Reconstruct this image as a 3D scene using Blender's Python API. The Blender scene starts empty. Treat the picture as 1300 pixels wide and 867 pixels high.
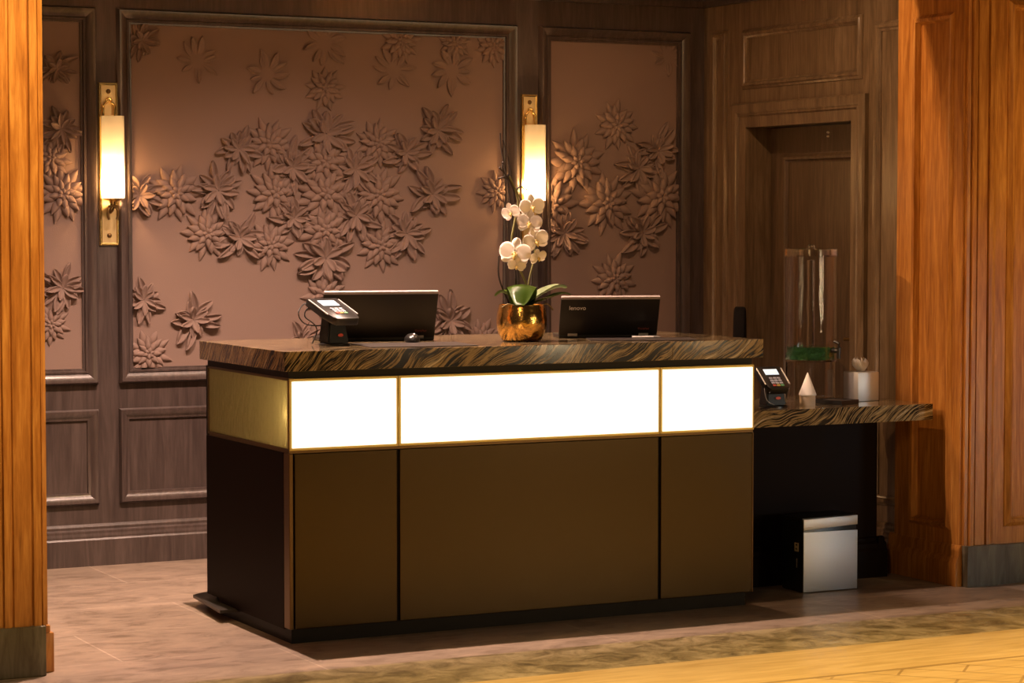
import bpy, bmesh, math, random
from math import sin, cos, pi, radians, atan2, sqrt
from mathutils import Vector, Matrix

random.seed(7)
S = bpy.context.scene
COL = S.collection

# ------------------------------------------------------------------ camera, world, light, exposure
S.view_settings.view_transform = 'Standard'
S.view_settings.look = 'None'
S.view_settings.exposure = 0.0
S.view_settings.gamma = 1.0
S.view_settings.use_curve_mapping = False
try:
    S.cycles.use_denoising = True
    S.cycles.max_bounces = 10
    S.cycles.sample_clamp_indirect = 6.0
except Exception:
    pass

cam_d = bpy.data.cameras.new('camera')
cam = bpy.data.objects.new('camera', cam_d); COL.objects.link(cam)
cam_d.sensor_fit = 'HORIZONTAL'; cam_d.sensor_width = 36.0
cam_d.lens = 3025.24 / 1300 * 36.0
cam_d.clip_start = 0.1; cam_d.clip_end = 60
cam.location = (0, 0, 1.5733)
cam.rotation_euler = (pi / 2 - 0.0493, 0, -0.4719)
S.camera = cam

world = bpy.data.worlds.new('world'); S.world = world
world.use_nodes = True
world.node_tree.nodes['Background'].inputs['Color'].default_value = (1.0, 0.62, 0.36, 1)
world.node_tree.nodes['Background'].inputs['Strength'].default_value = 0.02


def light(name, kind, loc, energy, color, target=None, **kw):
    d = bpy.data.lights.new(name, kind)
    d.energy = energy; d.color = color
    for k, v in kw.items():
        setattr(d, k, v)
    o = bpy.data.objects.new(name, d); COL.objects.link(o)
    o.location = loc
    if target is not None:
        o.rotation_euler = (Vector(target) - Vector(loc)).to_track_quat('-Z', 'Y').to_euler()
    return o


PINK = (1.0, 0.67, 0.51)
# row of ceiling downlights just behind the header of the alcove
light('alcove_downlight', 'SPOT', (3.27, 8.793, 3.0), 700, PINK, (3.32, 8.85, 0), spot_size=radians(122), spot_blend=1.0, shadow_soft_size=0.006)
light('alcove_downlight', 'SPOT', (4.20, 8.793, 3.0), 600, PINK, (4.10, 9.30, 0), spot_size=radians(124), spot_blend=1.0, shadow_soft_size=0.16)
light('alcove_downlight', 'SPOT', (5.40, 8.793, 3.0), 60, (1.0, 0.60, 0.32), (5.75, 8.9, 0), spot_size=radians(166), spot_blend=0.6, shadow_soft_size=0.006)
# foyer lamps on the visitor side of the header
GOLD = (1.0, 0.66, 0.25)
for x in (1.6, 3.0, 4.4, 5.8, 7.2, 8.6):
    light('foyer_floor_spot', 'SPOT', (x, 5.7, 3.2), 500, GOLD, (x, 5.85, 0), spot_size=radians(70), spot_blend=0.6, shadow_soft_size=0.06)
light('foyer_fill', 'AREA', (1.2, 3.5, 3.0), 32, (1.0, 0.60, 0.26), (4.0, 8.6, 0.9), shape='DISK', size=1.0)  # unseen warm fill added for general light on piers and desk front
# spots washing the two piers and one spot across the desk to the right pier
light('pier_spot', 'SPOT', (2.0, 6.6, 3.3), 330, (1.0, 0.68, 0.30), (2.1, 8.08, 1.75), spot_size=radians(46), spot_blend=0.8, shadow_soft_size=0.05)
light('pier_spot', 'SPOT', (7.2, 6.8, 3.3), 70, (1.0, 0.66, 0.26), (7.1, 8.25, 1.75), spot_size=radians(46), spot_blend=0.8, shadow_soft_size=0.05)
light('alcove_spot', 'SPOT', (2.55, 9.70, 3.0), 230, (1.0, 0.58, 0.28), (6.41, 8.52, 0.80), spot_size=radians(44), spot_blend=1.0, shadow_soft_size=0.03)
for x in (3.0, 5.5, 8.0):  # added row, brightens the far floor that the desk panels reflect
    light('foyer_floor_spot', 'SPOT', (x, 2.4, 3.2), 700, GOLD, (x, 2.6, 0), spot_size=radians(84), spot_blend=0.8, shadow_soft_size=0.06)
# unseen upright strips added to give the clear dispenser golden streaks
for x, y, z in ((8.3, 3.0, 1.12), (7.5, 2.4, 1.05), (7.0, 3.4, 1.2), (6.6, 2.0, 1.2)):
    light('streak_strip', 'AREA', (x, y, z), 9, (1.0, 0.72, 0.40), (6.0, 8.8, z), shape='RECTANGLE', size=0.11, size_y=0.5)
light('cool_spot', 'SPOT', (11.2, -0.6, 1.3), 620, (0.56, 0.82, 1.0), (6.28, 8.45, 0.62), spot_size=radians(8), spot_blend=0.8, shadow_soft_size=0.6)  # narrow cool spot added to tint the steel bin and tissue box


# ------------------------------------------------------------------ materials
def mat(name, color, rough=0.5, metal=0.0, **kw):
    m = bpy.data.materials.new(name); m.use_nodes = True
    b = m.node_tree.nodes['Principled BSDF']
    b.inputs['Base Color'].default_value = (*color, 1)
    b.inputs['Roughness'].default_value = rough
    b.inputs['Metallic'].default_value = metal
    for k, v in kw.items():
        b.inputs[k].default_value = v
    return m


def nodes(m):
    nt = m.node_tree
    return nt, nt.nodes, nt.links, nt.nodes['Principled BSDF']


def coords(m, scale=(1, 1, 1), rot=(0, 0, 0)):
    nt, N, L, b = nodes(m)
    g = N.new('ShaderNodeNewGeometry')
    mp = N.new('ShaderNodeMapping')
    mp.inputs['Scale'].default_value = scale; mp.inputs['Rotation'].default_value = rot
    L.new(g.outputs['Position'], mp.inputs['Vector'])
    return mp


def ocoords(m, scale=(1, 1, 1), rot=(0, 0, 0)):
    nt, N, L, b = nodes(m)
    g = N.new('ShaderNodeTexCoord')
    mp = N.new('ShaderNodeMapping')
    mp.inputs['Scale'].default_value = scale; mp.inputs['Rotation'].default_value = rot
    L.new(g.outputs['Object'], mp.inputs['Vector'])
    return mp


def ramp(m, src, stops):
    nt, N, L, b = nodes(m)
    r = N.new('ShaderNodeValToRGB')
    e = r.color_ramp.elements
    while len(e) > 1:
        e.remove(e[-1])
    e[0].position = stops[0][0]; e[0].color = (*stops[0][1], 1)
    for p, c in stops[1:]:
        x = e.new(p); x.color = (*c, 1)
    L.new(src, r.inputs['Fac'])
    return r


def noise(m, vec, scale, detail=4, rough=0.55, dist=0.0):
    nt, N, L, b = nodes(m)
    n = N.new('ShaderNodeTexNoise')
    n.inputs['Scale'].default_value = scale; n.inputs['Detail'].default_value = detail
    n.inputs['Roughness'].default_value = rough; n.inputs['Distortion'].default_value = dist
    L.new(vec.outputs['Vector'], n.inputs['Vector'])
    return n


def bump(m, src, strength, distance=0.01):
    nt, N, L, b = nodes(m)
    k = N.new('ShaderNodeBump')
    k.inputs['Strength'].default_value = strength; k.inputs['Distance'].default_value = distance
    L.new(src, k.inputs['Height']); L.new(k.outputs['Normal'], b.inputs['Normal'])
    return k


def wood(name, dark, mid, pale, rough=0.4, axis='Z', grain=1.0):
    m = mat(name, mid, rough)
    nt, N, L, b = nodes(m)
    sc = {'Z': (14, 14, 1.1), 'X': (1.1, 14, 14), 'Y': (14, 1.1, 14)}[axis]
    mp = coords(m, tuple(s * grain for s in sc))
    n1 = noise(m, mp, 1.6, 6, 0.6, 1.2)
    mp2 = coords(m, tuple(s * 7 * grain for s in sc))
    n2 = noise(m, mp2, 1.0, 3, 0.6, 0.2)
    mx = N.new('ShaderNodeMath'); mx.operation = 'MULTIPLY_ADD'
    mx.inputs[1].default_value = 0.55
    L.new(n2.outputs['Fac'], mx.inputs[0]); L.new(n1.outputs['Fac'], mx.inputs[2])
    r = ramp(m, mx.outputs[0], [(0.52, dark), (0.75, mid), (0.98, pale)])
    L.new(r.outputs['Color'], b.inputs['Base Color'])
    bump(m, n2.outputs['Fac'], 0.12, 0.004)
    return m


M = {}
M['alcove_wood'] = wood('grey_brown_oak', (0.044, 0.031, 0.029), (0.062, 0.045, 0.041), (0.090, 0.066, 0.060), 0.28)
M['side_wood'] = wood('warm_lit_oak', (0.080, 0.050, 0.026), (0.130, 0.085, 0.047), (0.20, 0.135, 0.080), 0.34)  # same oak as the back wall, its warmer light put into the colour
M['honey_wood'] = wood('honey_oak', (0.25, 0.085, 0.013), (0.42, 0.165, 0.030), (0.60, 0.280, 0.066), 0.33)
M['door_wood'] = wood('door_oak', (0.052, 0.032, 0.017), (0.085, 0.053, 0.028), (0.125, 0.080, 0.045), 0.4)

m = M['fabric'] = mat('embossed_fabric', (0.222, 0.148, 0.122), 0.75)
n = noise(m, coords(m, (1, 1, 1)), 260, 2, 0.6)
bump(m, n.outputs['Fac'], 0.25, 0.002)

m = M['tile'] = mat('stone_tile', (0.3, 0.25, 0.2), 0.36)
nt, N, L, b = nodes(m)
mp = coords(m, (1, 1, 1))
br = N.new('ShaderNodeTexBrick')
br.offset = 0.5
br.inputs['Scale'].default_value = 1.0
br.inputs['Brick Width'].default_value = 1.2; br.inputs['Row Height'].default_value = 0.6
br.inputs['Mortar Size'].default_value = 0.004; br.inputs['Mortar Smooth'].default_value = 0.2
br.inputs['Color1'].default_value = (0.30, 0.228, 0.18, 1); br.inputs['Color2'].default_value = (0.262, 0.20, 0.157, 1)
br.inputs['Mortar'].default_value = (0.41, 0.325, 0.26, 1)
mpb = coords(m, (1, 1, 1)); mpb.inputs['Location'].default_value = (0.38, 0.18, 0)
L.new(mpb.outputs['Vector'], br.inputs['Vector'])
nz = noise(m, coords(m, (2.2, 5, 1), (0, 0, 0.35)), 2.4, 10, 0.68, 1.2)
rr = ramp(m, nz.outputs['Fac'], [(0.34, (0.55, 0.52, 0.48)), (0.48, (0.92, 0.92, 0.92)), (0.66, (1.22, 1.2, 1.16))])
mix = N.new('ShaderNodeMixRGB'); mix.blend_type = 'MULTIPLY'; mix.inputs['Fac'].default_value = 1
L.new(br.outputs['Color'], mix.inputs['Color1']); L.new(rr.outputs['Color'], mix.inputs['Color2'])
L.new(mix.outputs['Color'], b.inputs['Base Color'])

m = M['border_stone'] = mat('mottled_border_stone', (0.3, 0.24, 0.14), 0.32)
nt, N, L, b = nodes(m)
nz = noise(m, coords(m, (4.2, 4.6, 1)), 1.9, 12, 0.74, 0.7)
r = ramp(m, nz.outputs['Fac'], [(0.36, (0.09, 0.065, 0.03)), (0.47, (0.21, 0.165, 0.085)), (0.58, (0.36, 0.29, 0.17)), (0.75, (0.48, 0.40, 0.27))])
L.new(r.outputs['Color'], b.inputs['Base Color'])

m = M['foyer_stone'] = mat('golden_stone', (0.5, 0.36, 0.16), 0.3)
nt, N, L, b = nodes(m)
nz = noise(m, coords(m, (1.5, 14, 1)), 2.0, 8, 0.6, 0.6)
r = ramp(m, nz.outputs['Fac'], [(0.3, (0.40, 0.27, 0.10)), (0.5, (0.52, 0.37, 0.16)), (0.72, (0.62, 0.46, 0.22))])
g_ = N.new('ShaderNodeNewGeometry'); sp = N.new('ShaderNodeSeparateXYZ'); L.new(g_.outputs['Position'], sp.inputs['Vector'])
ln = N.new('ShaderNodeMath'); ln.operation = 'COMPARE'; ln.inputs[1].default_value = 6.83; ln.inputs[2].default_value = 0.012
L.new(sp.outputs['Y'], ln.inputs[0])
bk = N.new('ShaderNodeTexBrick'); bk.offset = 0.5
bk.inputs['Scale'].default_value = 1.0; bk.inputs['Brick Width'].default_value = 0.42; bk.inputs['Row Height'].default_value = 0.14
bk.inputs['Mortar Size'].default_value = 0.006; bk.inputs['Mortar Smooth'].default_value = 0.3
L.new(coords(m, (1, 1, 1), (0, 0, 0.785)).outputs['Vector'], bk.inputs['Vector'])
lt = N.new('ShaderNodeMath'); lt.operation = 'LESS_THAN'; lt.inputs[1].default_value = 6.83; L.new(sp.outputs['Y'], lt.inputs[0])
m1 = N.new('ShaderNodeMath'); m1.operation = 'MULTIPLY'; L.new(bk.outputs['Fac'], m1.inputs[0]); L.new(lt.outputs[0], m1.inputs[1])
mm = N.new('ShaderNodeMath'); mm.operation = 'MAXIMUM'; L.new(ln.outputs[0], mm.inputs[0]); L.new(m1.outputs[0], mm.inputs[1])
ms_ = N.new('ShaderNodeMath'); ms_.operation = 'MULTIPLY'; ms_.inputs[1].default_value = 0.55; L.new(mm.outputs[0], ms_.inputs[0])
mx = N.new('ShaderNodeMixRGB'); mx.inputs['Color2'].default_value = (0.16, 0.09, 0.03, 1)
L.new(ms_.outputs[0], mx.inputs['Fac']); L.new(r.outputs['Color'], mx.inputs['Color1']); L.new(mx.outputs['Color'], b.inputs['Base Color'])

m = M['marble'] = mat('veined_marble', (0.05, 0.04, 0.03), 0.12, **{'Coat Weight': 0.6, 'Coat Roughness': 0.06})
nt, N, L, b = nodes(m)
g_ = N.new('ShaderNodeNewGeometry')
e1 = Vector((-0.45, 0.80, 0.66)).normalized()
e2 = Vector((0.80, 0.20, 0.45)); e2 = (e2 - e1 * e1.dot(e2)).normalized(); e3 = e1.cross(e2)
cb = N.new('ShaderNodeCombineXYZ')
for e_, k_, w_ in ((e1, 'X', 52.0), (e2, 'Y', 1.6), (e3, 'Z', 2.2)):
    dp = N.new('ShaderNodeVectorMath'); dp.operation = 'DOT_PRODUCT'; dp.inputs[1].default_value = e_ * w_
    L.new(g_.outputs['Position'], dp.inputs[0]); L.new(dp.outputs['Value'], cb.inputs[k_])
big = noise(m, coords(m, (1.2, 1.2, 1.2)), 2.0, 2, 0.5)
vm = N.new('ShaderNodeVectorMath'); vm.operation = 'MULTIPLY_ADD'; vm.inputs[1].default_value = (10.0, 0, 0)
L.new(big.outputs['Color'], vm.inputs[0]); L.new(cb.outputs['Vector'], vm.inputs[2])
n1 = noise(m, vm, 0.9, 6, 0.62, 0.35)
r = ramp(m, n1.outputs['Fac'], [(0.36, (0.010, 0.007, 0.005)), (0.435, (0.016, 0.011, 0.007)), (0.455, (0.36, 0.26, 0.13)), (0.495, (0.22, 0.155, 0.075)), (0.51, (0.014, 0.010, 0.006)), (0.545, (0.030, 0.021, 0.012)), (0.56, (0.28, 0.20, 0.10)), (0.60, (0.40, 0.30, 0.16)), (0.615, (0.02, 0.014, 0.009)), (0.67, (0.60, 0.50, 0.35))])
L.new(r.outputs['Color'], b.inputs['Base Color'])

M['bronze_panel'] = mat('dark_bronze_panel', (0.054, 0.035, 0.013), 0.26, 0.75)
n = noise(M['bronze_panel'], coords(M['bronze_panel'], (1, 1, 1)), 420, 2, 0.5)
bump(M['bronze_panel'], n.outputs['Fac'], 0.12, 0.001)
M['dark_lacquer'] = mat('dark_brown_lacquer', (0.009, 0.0045, 0.003), 0.5, **{'Specular IOR Level': 0.05})
M['kick'] = mat('black_kick_board', (0.006, 0.004, 0.003), 0.5, **{'Specular IOR Level': 0.25})
M['bronze_trim'] = mat('bronze_trim', (0.14, 0.085, 0.035), 0.35, 0.7)
M['brass'] = mat('polished_brass', (0.78, 0.55, 0.20), 0.24, 1.0)
M['frame_brass'] = mat('satin_frame_brass', (0.62, 0.46, 0.13), 0.5, 0.3)
M['pale_brass'] = mat('satin_brass', (0.80, 0.60, 0.30), 0.42, 0.85)
M['dark_brass'] = mat('aged_brass', (0.20, 0.12, 0.045), 0.4, 0.9)
m = M['gold_pot'] = mat('hammered_gold', (0.74, 0.46, 0.14), 0.2, 1.0)
vo = nodes(m)[1].new('ShaderNodeTexNoise'); vo.inputs['Scale'].default_value = 26
nodes(m)[2].new(ocoords(m).outputs['Vector'], vo.inputs['Vector'])
bump(m, vo.outputs['Fac'], 0.35, 0.01)

m = M['glow_glass'] = mat('backlit_glass', (0.9, 0.82, 0.62), 0.3)
b = nodes(m)[3]
b.inputs['Emission Color'].default_value = (1.0, 0.91, 0.70, 1); b.inputs['Emission Strength'].default_value = 1.4
m = M['tube'] = mat('light_tube', (0.9, 0.9, 0.85), 0.4)
b = nodes(m)[3]; b.inputs['Emission Color'].default_value = (1.0, 0.88, 0.62, 1); b.inputs['Emission Strength'].default_value = 16
m = M['ripple_glass'] = mat('rippled_amber_glass', (0.29, 0.24, 0.12), 0.22)
nt, N, L, b = nodes(m)
n = noise(m, coords(m, (60, 60, 9)), 1.4, 3, 0.5, 0.4)
k = bump(m, n.outputs['Fac'], 0.9, 0.012)
tr = N.new('ShaderNodeBsdfTranslucent'); tr.inputs['Color'].default_value = (0.72, 0.61, 0.36, 1)
L.new(k.outputs['Normal'], tr.inputs['Normal'])
ms = N.new('ShaderNodeMixShader'); ms.inputs['Fac'].default_value = 0.65
out = N['Material Output']
L.new(b.outputs['BSDF'], ms.inputs[1]); L.new(tr.outputs['BSDF'], ms.inputs[2]); L.new(ms.outputs['Shader'], out.inputs['Surface'])

m = M['shade_glass'] = mat('frosted_shade_glass', (0.34, 0.32, 0.28), 0.5)
nt, N, L, b = nodes(m)
tr = N.new('ShaderNodeBsdfTranslucent'); tr.inputs['Color'].default_value = (0.70, 0.66, 0.58, 1)
ms = N.new('ShaderNodeMixShader'); ms.inputs['Fac'].default_value = 0.6
L.new(b.outputs['BSDF'], ms.inputs[1]); L.new(tr.outputs['BSDF'], ms.inputs[2])
tp = N.new('ShaderNodeBsdfTransparent'); tp.inputs['Color'].default_value = (1.0, 0.93, 0.82, 1)
m2 = N.new('ShaderNodeMixShader'); m2.inputs['Fac'].default_value = 0.20
L.new(ms.outputs['Shader'], m2.inputs[1]); L.new(tp.outputs['BSDF'], m2.inputs[2]); L.new(m2.outputs['Shader'], N['Material Output'].inputs['Surface'])

M['black_plastic'] = mat('black_plastic', (0.012, 0.011, 0.010), 0.32)
M['dark_plastic'] = mat('charcoal_plastic', (0.03, 0.025, 0.022), 0.4)
M['lid_black'] = mat('laptop_lid_black', (0.010, 0.008, 0.006), 0.36, **{'Specular IOR Level': 0.3})
M['silver'] = mat('silver_plastic', (0.40, 0.38, 0.36), 0.38, 0.6)
M['edge_grey'] = mat('grey_edge', (0.26, 0.22, 0.215), 0.5)
M['key_white'] = mat('pale_keys', (0.30, 0.31, 0.36), 0.6)
M['key_green'] = mat('green_key', (0.10, 0.28, 0.13), 0.6)
M['key_yellow'] = mat('yellow_key', (0.36, 0.26, 0.07), 0.6)
M['key_red'] = mat('red_key', (0.36, 0.06, 0.04), 0.6)
M['red_mark'] = mat('red_mark', (0.80, 0.09, 0.04), 0.45)
M['dull_red'] = mat('dull_red_print', (0.22, 0.035, 0.02), 0.5)
M['print_grey'] = mat('pale_print', (0.6, 0.56, 0.52), 0.4)
m = M['screen'] = mat('lit_screen', (0.5, 0.6, 0.65), 0.2)
b = nodes(m)[3]; b.inputs['Emission Color'].default_value = (0.72, 0.90, 0.98, 1); b.inputs['Emission Strength'].default_value = 0.62
M['leather'] = mat('dark_leather', (0.03, 0.022, 0.018), 0.42)
M['white_plastic'] = mat('white_plastic', (0.8, 0.77, 0.72), 0.4)
M['petal'] = mat('orchid_petal', (0.86, 0.80, 0.72), 0.5)
nodes(M['petal'])[3].inputs['Subsurface Weight'].default_value = 0.15
nodes(M['petal'])[3].inputs['Subsurface Radius'].default_value = (0.01, 0.008, 0.006)
M['lip'] = mat('orchid_lip', (0.80, 0.62, 0.24), 0.5)
M['leaf'] = mat('orchid_leaf', (0.060, 0.118, 0.010), 0.30)
M['leaf_pale'] = mat('orchid_leaf_pale', (0.30, 0.36, 0.20), 0.3)
M['stem'] = mat('orchid_stem', (0.16, 0.15, 0.05), 0.5)
M['twig'] = mat('twig_brown', (0.022, 0.012, 0.008), 0.7)
M['moss'] = mat('dry_moss', (0.20, 0.14, 0.06), 0.9)
m = M['clear'] = mat('clear_acrylic', (0.98, 0.98, 0.97), 0.0)
nodes(m)[3].inputs['Transmission Weight'].default_value = 1.0; nodes(m)[3].inputs['IOR'].default_value = 1.45
m = M['water'] = mat('water', (0.96, 0.97, 0.95), 0.0)
nodes(m)[3].inputs['Transmission Weight'].default_value = 1.0; nodes(m)[3].inputs['IOR'].default_value = 1.33
M['infusion'] = mat('green_infusion', (0.10, 0.34, 0.13), 0.05, **{'Transmission Weight': 0.6, 'IOR': 1.33})
M['mint'] = mat('green_leaves', (0.05, 0.17, 0.045), 0.5)
m = M['steel'] = mat('brushed_steel', (0.62, 0.63, 0.64), 0.52, 1.0)
n = noise(m, coords(m, (2, 2, 90)), 3.0, 3, 0.6)
bump(m, n.outputs['Fac'], 0.06, 0.002)
M['paper'] = mat('white_paper', (0.82, 0.78, 0.74), 0.8)
M['cream'] = mat('cream_board', (0.70, 0.55, 0.40), 0.7)
M['label'] = mat('label_beige', (0.55, 0.45, 0.28), 0.6)
m = M['plinth'] = mat('grey_green_marble', (0.10, 0.09, 0.07), 0.35)
nt, N, L, b = nodes(m)
nz = noise(m, coords(m, (16, 16, 3)), 1.3, 7, 0.6, 0.8)
r = ramp(m, nz.outputs['Fac'], [(0.3, (0.055, 0.045, 0.028)), (0.5, (0.11, 0.095, 0.062)), (0.75, (0.20, 0.18, 0.13))])
L.new(r.outputs['Color'], b.inputs['Base Color'])
M['plaster'] = mat('ceiling_plaster', (0.35, 0.29, 0.24), 0.8)
M['chair_black'] = mat('black_upholstery', (0.004, 0.003, 0.003), 0.9, **{'Specular IOR Level': 0.1})
m = M['bulb'] = mat('lamp_bulb', (1, 0.9, 0.7), 0.5)
b = nodes(m)[3]; b.inputs['Emission Color'].default_value = (1.0, 0.60, 0.27, 1); b.inputs['Emission Strength'].default_value = 5200


# ------------------------------------------------------------------ mesh helpers
def BM():
    return bmesh.new()


def box(bm, x0, x1, y0, y1, z0, z1, bev=0.0, mtx=None):
    t = bmesh.new()
    vs = [t.verts.new((x, y, z)) for x in (x0, x1) for y in (y0, y1) for z in (z0, z1)]
    for f in ((0, 1, 3, 2), (4, 6, 7, 5), (0, 4, 5, 1), (2, 3, 7, 6), (0, 2, 6, 4), (1, 5, 7, 3)):
        t.faces.new([vs[i] for i in f])
    if bev:
        bmesh.ops.bevel(t, geom=list(t.edges), offset=bev, segments=2, affect='EDGES', profile=0.5)
    if mtx is not None:
        bmesh.ops.transform(t, matrix=mtx, verts=t.verts)
    merge(bm, t)


def merge(bm, t):
    me = bpy.data.meshes.new('tmp'); t.to_mesh(me); t.free()
    bm.from_mesh(me); bpy.data.meshes.remove(me)


def prism(bm, pts, h0, h1, fn=None, bev=0.0):
    """polygon pts (a,b) extruded between h0 and h1; fn maps (a,b,h) to xyz"""
    fn = fn or (lambda a, b, h: (a, b, h))
    t = bmesh.new()
    lo = [t.verts.new(fn(a, b, h0)) for a, b in pts]
    hi = [t.verts.new(fn(a, b, h1)) for a, b in pts]
    n = len(pts)
    t.faces.new(lo[::-1]); t.faces.new(hi)
    for i in range(n):
        j = (i + 1) % n
        t.faces.new((lo[i], lo[j], hi[j], hi[i]))
    bmesh.ops.recalc_face_normals(t, faces=t.faces)
    if bev:
        bmesh.ops.bevel(t, geom=list(t.edges), offset=bev, segments=2, affect='EDGES', profile=0.5)
    merge(bm, t)


def lathe(bm, prof, n=32, c=(0, 0, 0), close=True):
    """prof list of (r,z) from bottom to top"""
    rings = []
    t = bmesh.new()
    for r, z in prof:
        if r < 1e-6:
            rings.append([t.verts.new((c[0], c[1], c[2] + z))])
        else:
            rings.append([t.verts.new((c[0] + r * cos(2 * pi * i / n), c[1] + r * sin(2 * pi * i / n), c[2] + z)) for i in range(n)])
    for a, b in zip(rings, rings[1:]):
        for i in range(n):
            j = (i + 1) % n
            if len(a) == 1 and len(b) == 1:
                continue
            if len(a) == 1:
                t.faces.new((a[0], b[j], b[i]))
            elif len(b) == 1:
                t.faces.new((a[i], a[j], b[0]))
            else:
                t.faces.new((a[i], a[j], b[j], b[i]))
    if close:
        if len(rings[0]) > 1:
            t.faces.new(rings[0][::-1])
        if len(rings[-1]) > 1:
            t.faces.new(rings[-1])
    bmesh.ops.recalc_face_normals(t, faces=t.faces)
    merge(bm, t)


def tube(bm, pts, rad, n=8, caps=True):
    pts = [Vector(p) for p in pts]
    t = bmesh.new(); rings = []
    up = Vector((0.13, 0.31, 0.94)).normalized()
    for i, p in enumerate(pts):
        d = (pts[min(i + 1, len(pts) - 1)] - pts[max(i - 1, 0)]).normalized()
        s = d.cross(up)
        if s.length < 1e-4:
            s = d.cross(Vector((1, 0, 0)))
        s.normalize(); q = s.cross(d)
        r = rad[i] if isinstance(rad, (list, tuple)) else rad
        rings.append([t.verts.new(p + (s * cos(2 * pi * k / n) + q * sin(2 * pi * k / n)) * r) for k in range(n)])
    for a, b in zip(rings, rings[1:]):
        for i in range(n):
            j = (i + 1) % n
            t.faces.new((a[i], a[j], b[j], b[i]))
    if caps:
        t.faces.new(rings[0][::-1]); t.faces.new(rings[-1])
    bmesh.ops.recalc_face_normals(t, faces=t.faces)
    merge(bm, t)


def curve_pts(ctrl, n=24):
    """Catmull-Rom through control points"""
    c = [Vector(p) for p in ctrl]
    c = [c[0] * 2 - c[1]] + c + [c[-1] * 2 - c[-2]]
    out = []
    segs = len(c) - 3
    for s in range(segs):
        p0, p1, p2, p3 = c[s:s + 4]
        m_ = max(2, n // segs)
        for i in range(m_ + (1 if s == segs - 1 else 0)):
            t = i / m_
            out.append(0.5 * ((2 * p1) + (p2 - p0) * t + (2 * p0 - 5 * p1 + 4 * p2 - p3) * t * t + (3 * p1 - p0 - 3 * p2 + p3) * t ** 3))
    return out


def ring(bm, fn, a0, b0, a1, b1, prof):
    """picture-frame moulding swept round a rectangle. prof: (d outward, h height)"""
    t = bmesh.new(); loops = []
    for d, h in prof:
        loops.append([t.verts.new(fn(a, b, h)) for a, b in ((a0 - d, b0 - d), (a1 + d, b0 - d), (a1 + d, b1 + d), (a0 - d, b1 + d))])
    for u, v in zip(loops, loops[1:]):
        for i in range(4):
            j = (i + 1) % 4
            t.faces.new((u[i], u[j], v[j], v[i]))
    bmesh.ops.recalc_face_normals(t, faces=t.faces)
    # make sure normals point to +h
    c = Vector(fn(0, 0, 1)) - Vector(fn(0, 0, 0))
    if sum(f.normal.dot(c) * f.calc_area() for f in t.faces) < 0:
        bmesh.ops.reverse_faces(t, faces=t.faces)
    merge(bm, t)


def run(bm, fn, a0, a1, prof):
    """straight moulding along a; prof: (b, h) closed polygon"""
    t = bmesh.new()
    lo = [t.verts.new(fn(a0, b, h)) for b, h in prof]
    hi = [t.verts.new(fn(a1, b, h)) for b, h in prof]
    n = len(prof)
    t.faces.new(lo); t.faces.new(hi[::-1])
    for i in range(n):
        j = (i + 1) % n
        t.faces.new((lo[i], hi[i], hi[j], lo[j]))
    bmesh.ops.recalc_face_normals(t, faces=t.faces)
    merge(bm, t)


def link(name, bm, material, parent=None, loc=(0, 0, 0), smooth=False, rot=(0, 0, 0)):
    me = bpy.data.meshes.new(name)
    if smooth:
        for f in bm.faces:
            f.smooth = True
    bm.to_mesh(me); bm.free()
    me.materials.append(material)
    if smooth == 'auto':
        me.set_sharp_from_angle(angle=radians(38))
    o = bpy.data.objects.new(name, me); COL.objects.link(o)
    o.location = loc; o.rotation_euler = rot
    if parent is not None:
        o.parent = parent
    return o


def struct(name, bm, material, smooth=False):
    o = link(name, bm, material, None, (0, 0, 0), smooth)
    o['kind'] = 'structure'
    return o


def thing(name, label, cat, loc=(0, 0, 0), rz=0.0, group=None):
    o = bpy.data.objects.new(name, None); COL.objects.link(o)
    o.empty_display_size = 0.1
    o.location = loc; o.rotation_euler = (0, 0, rz)
    o['label'] = label; o['category'] = cat
    if group:
        o['group'] = group
    return o


def tag(o, label, cat, group=None):
    o['label'] = label; o['category'] = cat
    if group:
        o['group'] = group
    return o


def copy_tree(o, parent=None):
    c = o.copy(); COL.objects.link(c); c.parent = parent
    for ch in list(o.children):
        copy_tree(ch, c)
    return c


def text(name, body, size, material, parent, loc, rot, extrude=0.0004):
    cu = bpy.data.curves.new(name, 'FONT'); cu.body = body; cu.size = size; cu.extrude = extrude
    o = bpy.data.objects.new(name, cu); COL.objects.link(o)
    me = bpy.data.meshes.new_from_object(o)
    bpy.data.objects.remove(o); bpy.data.curves.remove(cu)
    me.materials.clear(); me.materials.append(material)
    o = bpy.data.objects.new(name, me); COL.objects.link(o)
    o.parent = parent; o.location = loc; o.rotation_euler = rot
    return o


# ------------------------------------------------------------------ the setting
YW, XW = 10.618, 6.54          # faces of the back wall and of the side wall
BACK = lambda a, b, h: (a, YW - h, b)
SIDE = lambda a, b, h: (XW - h, a, b)

bm = BM(); box(bm, 2.0, 9.0, 7.74, 11.0, -0.08, 0.0); struct('floor', bm, M['tile'])
bm = BM(); box(bm, 0.2, 9.0, 7.30, 7.74, -0.08, 0.0); struct('floor.001', bm, M['border_stone'])
bm = BM(); box(bm, -3.0, 11.0, -2.0, 7.30, -0.08, 0.0); struct('floor.002', bm, M['foyer_stone'])

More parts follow.
